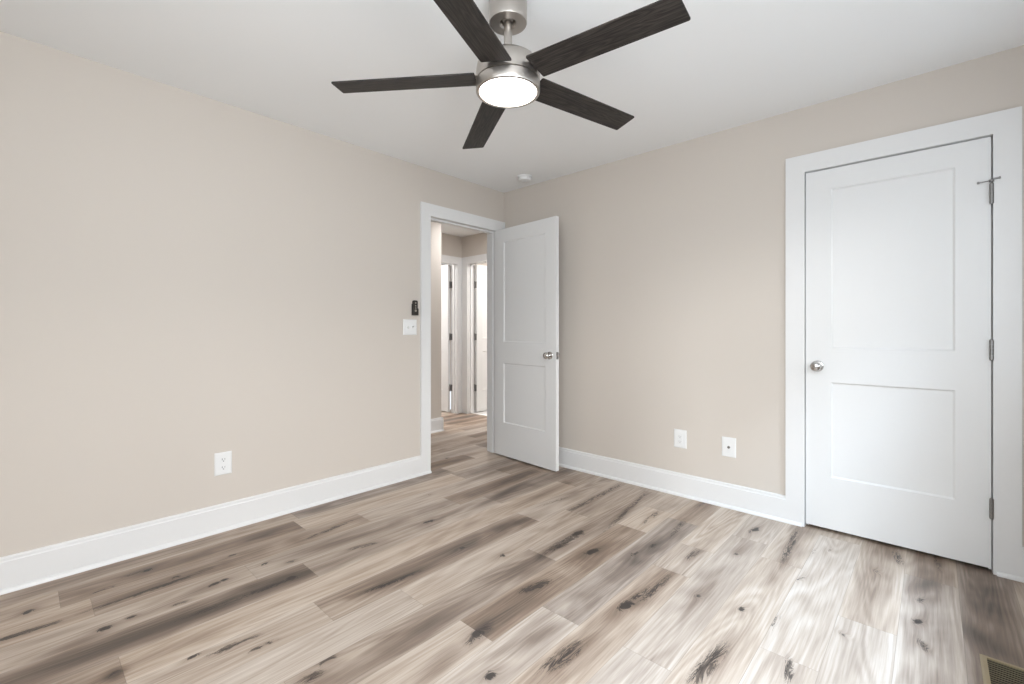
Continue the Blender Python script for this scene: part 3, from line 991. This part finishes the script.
# ------------------------------------------------------------------ smoke detector
sd = empty('smoke_detector', (0.440, -0.208, H), 0, 'small white round smoke detector on the ceiling near the room corner', 'smoke detector')
part('mounting_base', [(0, -0.0002), (0.062, -0.0002), (0.062, -0.009), (0.060, -0.011), (0, -0.011)], M['plastic'], sd)
part('cover', [(0, -0.010), (0.050, -0.010), (0.050, -0.015), (0.0535, -0.0155), (0.0535, -0.028), (0.050, -0.034), (0.036, -0.038), (0.018, -0.0385), (0.017, -0.0365), (0, -0.0365)], M['plastic'], sd)
part('test_button', [(0, -0.0366), (0.0125, -0.0366), (0.0125, -0.0392), (0.011, -0.0402), (0, -0.0405)], M['plastic'], sd, 32)


# ------------------------------------------------------------------ wall plates: local x across, y out of the wall (-y towards the room), z up
def plate(name, loc, rz, wd, ht, label, cat, group=None):
    e = empty(name, loc, rz, label, cat, group)
    bm = bmesh.new()
    # plate with sloped rim
    pts = [(-wd / 2, 0.0, 0), (wd / 2, 0, 0)]
    s = 0.006
    q0 = [(-wd / 2, 0, -ht / 2), (wd / 2, 0, -ht / 2), (wd / 2, 0, ht / 2), (-wd / 2, 0, ht / 2)]
    q1 = [(x, -0.0035, z) for x, _, z in q0]
    q2 = [(x - math.copysign(s, x), -0.0065, z - math.copysign(s, z)) for x, _, z in q0]
    rows = [[bm.verts.new(p) for p in q] for q in (q0, q1, q2)]
    for r0_, r1_ in zip(rows, rows[1:]):
        for i in range(4):
            bm.faces.new((r0_[i], r0_[(i + 1) % 4], r1_[(i + 1) % 4], r1_[i]))
    bm.faces.new(rows[0]); bm.faces.new(rows[2])
    make('cover_plate', bm, M['plastic'], e)
    return e


def screw(e, x, z):
    bm = bmesh.new()
    add_lathe(bm, [(0, 0.006), (0.0034, 0.006), (0.0030, 0.0078), (0, 0.0082)], Matrix.Translation((x, 0, z)) @ Matrix.Rotation(math.pi / 2, 4, 'X'), 14)
    make('screw', bm, M['plastic'], e, smooth=True)


def duplex(e, sc_=1.0):
    for s in (1, -1):
        z = s * 0.0215 * sc_
        bm = bmesh.new()
        n, pts = 28, []
        for k in range(n):
            a = 2 * math.pi * k / n
            pts.append((0.0172 * sc_ * math.cos(a), max(-0.0135 * sc_, min(0.0135 * sc_, 0.0172 * sc_ * math.sin(a))) + z))
        add_prism(bm, pts, -0.0062, -0.0088, 1)
        r = make('receptacle', bm, M['plastic'], e)
        for (x0, x1, z0, z1) in ((-0.0078, -0.0050, -0.002, 0.0075), (0.0050, 0.0074, -0.001, 0.0065)):
            make('slot', B((x0 * sc_, x1 * sc_, -0.0090, -0.0080, z + z0 * sc_, z + z1 * sc_)), M['slot'], r)
        bm = bmesh.new()
        add_lathe(bm, [(0, 0.0080), (0.0028 * sc_, 0.0080), (0.0028 * sc_, 0.0090), (0, 0.0090)], Matrix.Translation((0, 0, z - 0.0075 * sc_)) @ Matrix.Rotation(math.pi / 2, 4, 'X'), 14)
        make('ground_hole', bm, M['slot'], r)
    screw(e, 0, 0)


LW = math.pi / 2      # rotation that turns local -y to +x (left wall faces +x)
e = plate('electrical_outlet', (0, -2.318, 0.382), LW, 0.086, 0.128, 'white duplex outlet low on the long wall above the baseboard', 'outlet')
duplex(e, 1.05)

e = plate('electrical_outlet', (1.690, 0, 0.391), 0, 0.088, 0.126, 'white flat rectangular outlet on the closet wall, nearer the open door', 'outlet')
bm = bmesh.new(); add_box(bm, -0.0168, 0.0168, -0.0088, -0.0060, -0.0335, 0.0335, 0.001, 1)
r = make('receptacle', bm, M['plastic'], e)
for z in (0.017, -0.017):
    for (x0, x1, z0, z1) in ((-0.0075, -0.0055, -0.003, 0.005), (0.0055, 0.0073, -0.003, 0.004)):
        make('slot', B((x0, x1, -0.0090, -0.0082, z + z0, z + z1)), M['slot'], r)
    bm = bmesh.new()
    add_lathe(bm, [(0, 0.0082), (0.0024, 0.0082), (0.0024, 0.0090), (0, 0.0090)], Matrix.Translation((0, 0, z - 0.0085)) @ Matrix.Rotation(math.pi / 2, 4, 'X'), 12)
    make('ground_hole', bm, M['slot'], r)
screw(e, 0, 0.048); screw(e, 0, -0.048)

e = plate('coaxial_wall_plate', (2.008, 0, 0.388), 0, 0.086, 0.126, 'white cable jack plate with a small dark centre connector beside the closet door', 'cable jack')
bm = bmesh.new()
add_lathe(bm, [(0, 0.006), (0.0085, 0.006), (0.0085, 0.0085), (0.0050, 0.0088), (0.0050, 0.017), (0.0042, 0.0175), (0.0030, 0.0172), (0.0030, 0.013), (0, 0.013)],
          Matrix.Rotation(math.pi / 2, 4, 'X'), 20)
make('coaxial_jack', bm, M['darkhinge'], e, smooth=True)
screw(e, 0, 0.042); screw(e, 0, -0.042)

e = plate('light_switch', (0, -1.055, 1.1655), LW, 0.122, 0.121, 'white double toggle switch plate beside the bedroom doorway', 'light switch')
for s in (-1, 1):
    x = s * 0.023
    bm = bmesh.new(); add_box(bm, x - 0.0055, x + 0.0055, -0.0085, -0.0062, -0.0125, 0.0125, 0.0008, 1)
    fr_ = make('toggle_frame', bm, M['plastic'], e)
    bm = bmesh.new(); add_box(bm, -0.0042, 0.0042, -0.017, 0.0, -0.005, 0.005, 0.0012, 2)
    bmesh.ops.rotate(bm, cent=(0, 0, 0), matrix=Matrix.Rotation(math.radians(-28 * s), 3, 'X'), verts=bm.verts[:])
    bmesh.ops.translate(bm, vec=(x, -0.0072, 0), verts=bm.verts[:])
    make('toggle', bm, M['plastic'], e)
    screw(e, x, 0.030); screw(e, x, -0.030)

# fan remote in its wall cradle
cr_ = empty('remote_cradle', (0, -1.016, 1.318), LW, 'dark wall cradle above the light switch', 'remote holder')
bm = bmesh.new()
add_box(bm, -0.024, 0.024, -0.006, 0.0, -0.058, 0.030, 0.0025, 2)
make('back_plate', bm, M['black'], cr_)
bm = bmesh.new()
add_box(bm, -0.026, -0.0222, -0.024, -0.004, -0.058, -0.006, 0.0012, 2)
add_box(bm, 0.0222, 0.026, -0.024, -0.004, -0.058, -0.006, 0.0012, 2)
add_box(bm, -0.026, 0.026, -0.024, -0.004, -0.060, -0.0562, 0.0012, 2)
add_box(bm, -0.0222, 0.0222, -0.0245, -0.0225, -0.0562, -0.040, 0.0006, 1)
make('pocket', bm, M['black'], cr_)
rm = empty('fan_remote', (0, -1.016, 1.318), LW, 'slim dark handheld fan remote standing in the wall cradle', 'remote control')
bm = bmesh.new()
n, pts = 24, []
for cx_, cz_, a0 in ((0.0105, 0.046, 0), (-0.0105, 0.046, 90), (-0.0105, -0.044, 180), (0.0105, -0.044, 270)):
    for k in range(7):
        a = math.radians(a0 + 15 * k)
        pts.append((cx_ + 0.0105 * math.cos(a), cz_ + 0.0105 * math.sin(a)))
add_prism(bm, pts, -0.0062, -0.0215, 1)
body = make('remote_body', bm, M['black'], rm)
bv = body.modifiers.new('bevel', 'BEVEL'); bv.width = 0.002; bv.segments = 2
for z, r_ in ((0.036, 0.0065), (0.014, 0.0058), (-0.004, 0.0058), (-0.024, 0.0095)):
    bm = bmesh.new()
    add_lathe(bm, [(0, 0.0212), (r_, 0.0212), (r_, 0.0224), (r_ * 0.8, 0.0232), (0, 0.0234)], Matrix.Translation((0, 0, z)) @ Matrix.Rotation(math.pi / 2, 4, 'X'), 20)
    make('button', bm, M['button'], body, smooth=True)

# ------------------------------------------------------------------ floor register
RX0, RX1, RY0, RY1 = 3.094, 3.234, -1.115, -0.812
rg = empty('floor_register', ((RX0 + RX1) / 2, (RY0 + RY1) / 2, 0), 0, 'tan metal floor vent grille set in the planks beyond the closet door', 'floor vent')
hw, hl, bd = (RX1 - RX0) / 2, (RY1 - RY0) / 2, 0.017
bm = bmesh.new()
def ring(o, z):
    return [bm.verts.new((sx * (hw - o), sy * (hl - o), z)) for sx, sy in ((-1, -1), (1, -1), (1, 1), (-1, 1))]
rs = [ring(0, 0.0005), ring(0.0, 0.0018), ring(0.006, 0.0052), ring(bd, 0.0052), ring(bd, 0.0005)]
for a_, b_ in zip(rs, rs[1:] + rs[:1]):
    for i in range(4):
        bm.faces.new((a_[i], a_[(i + 1) % 4], b_[(i + 1) % 4], b_[i]))
make('frame', bm, M['register'], rg)
make('duct_shade_sheet', B((-hw + bd - 0.002, hw - bd + 0.002, -hl + bd - 0.002, hl - bd + 0.002, 0.0006, 0.0010)), M['duct_shade'], rg)  # dark sheet on the uncut floor, standing for the shade in the duct
nf = 20
for k in range(nf):
    y = -hl + bd + (k + 0.5) * (2 * hl - 2 * bd) / nf
    bm = bmesh.new()
    add_box(bm, -hw + bd - 0.001, hw - bd + 0.001, -0.0012, 0.0012, 0.0012, 0.0040, 0.0003, 1)
    make('louver', bm, M['louver'], rg, loc=(0, y, 0))
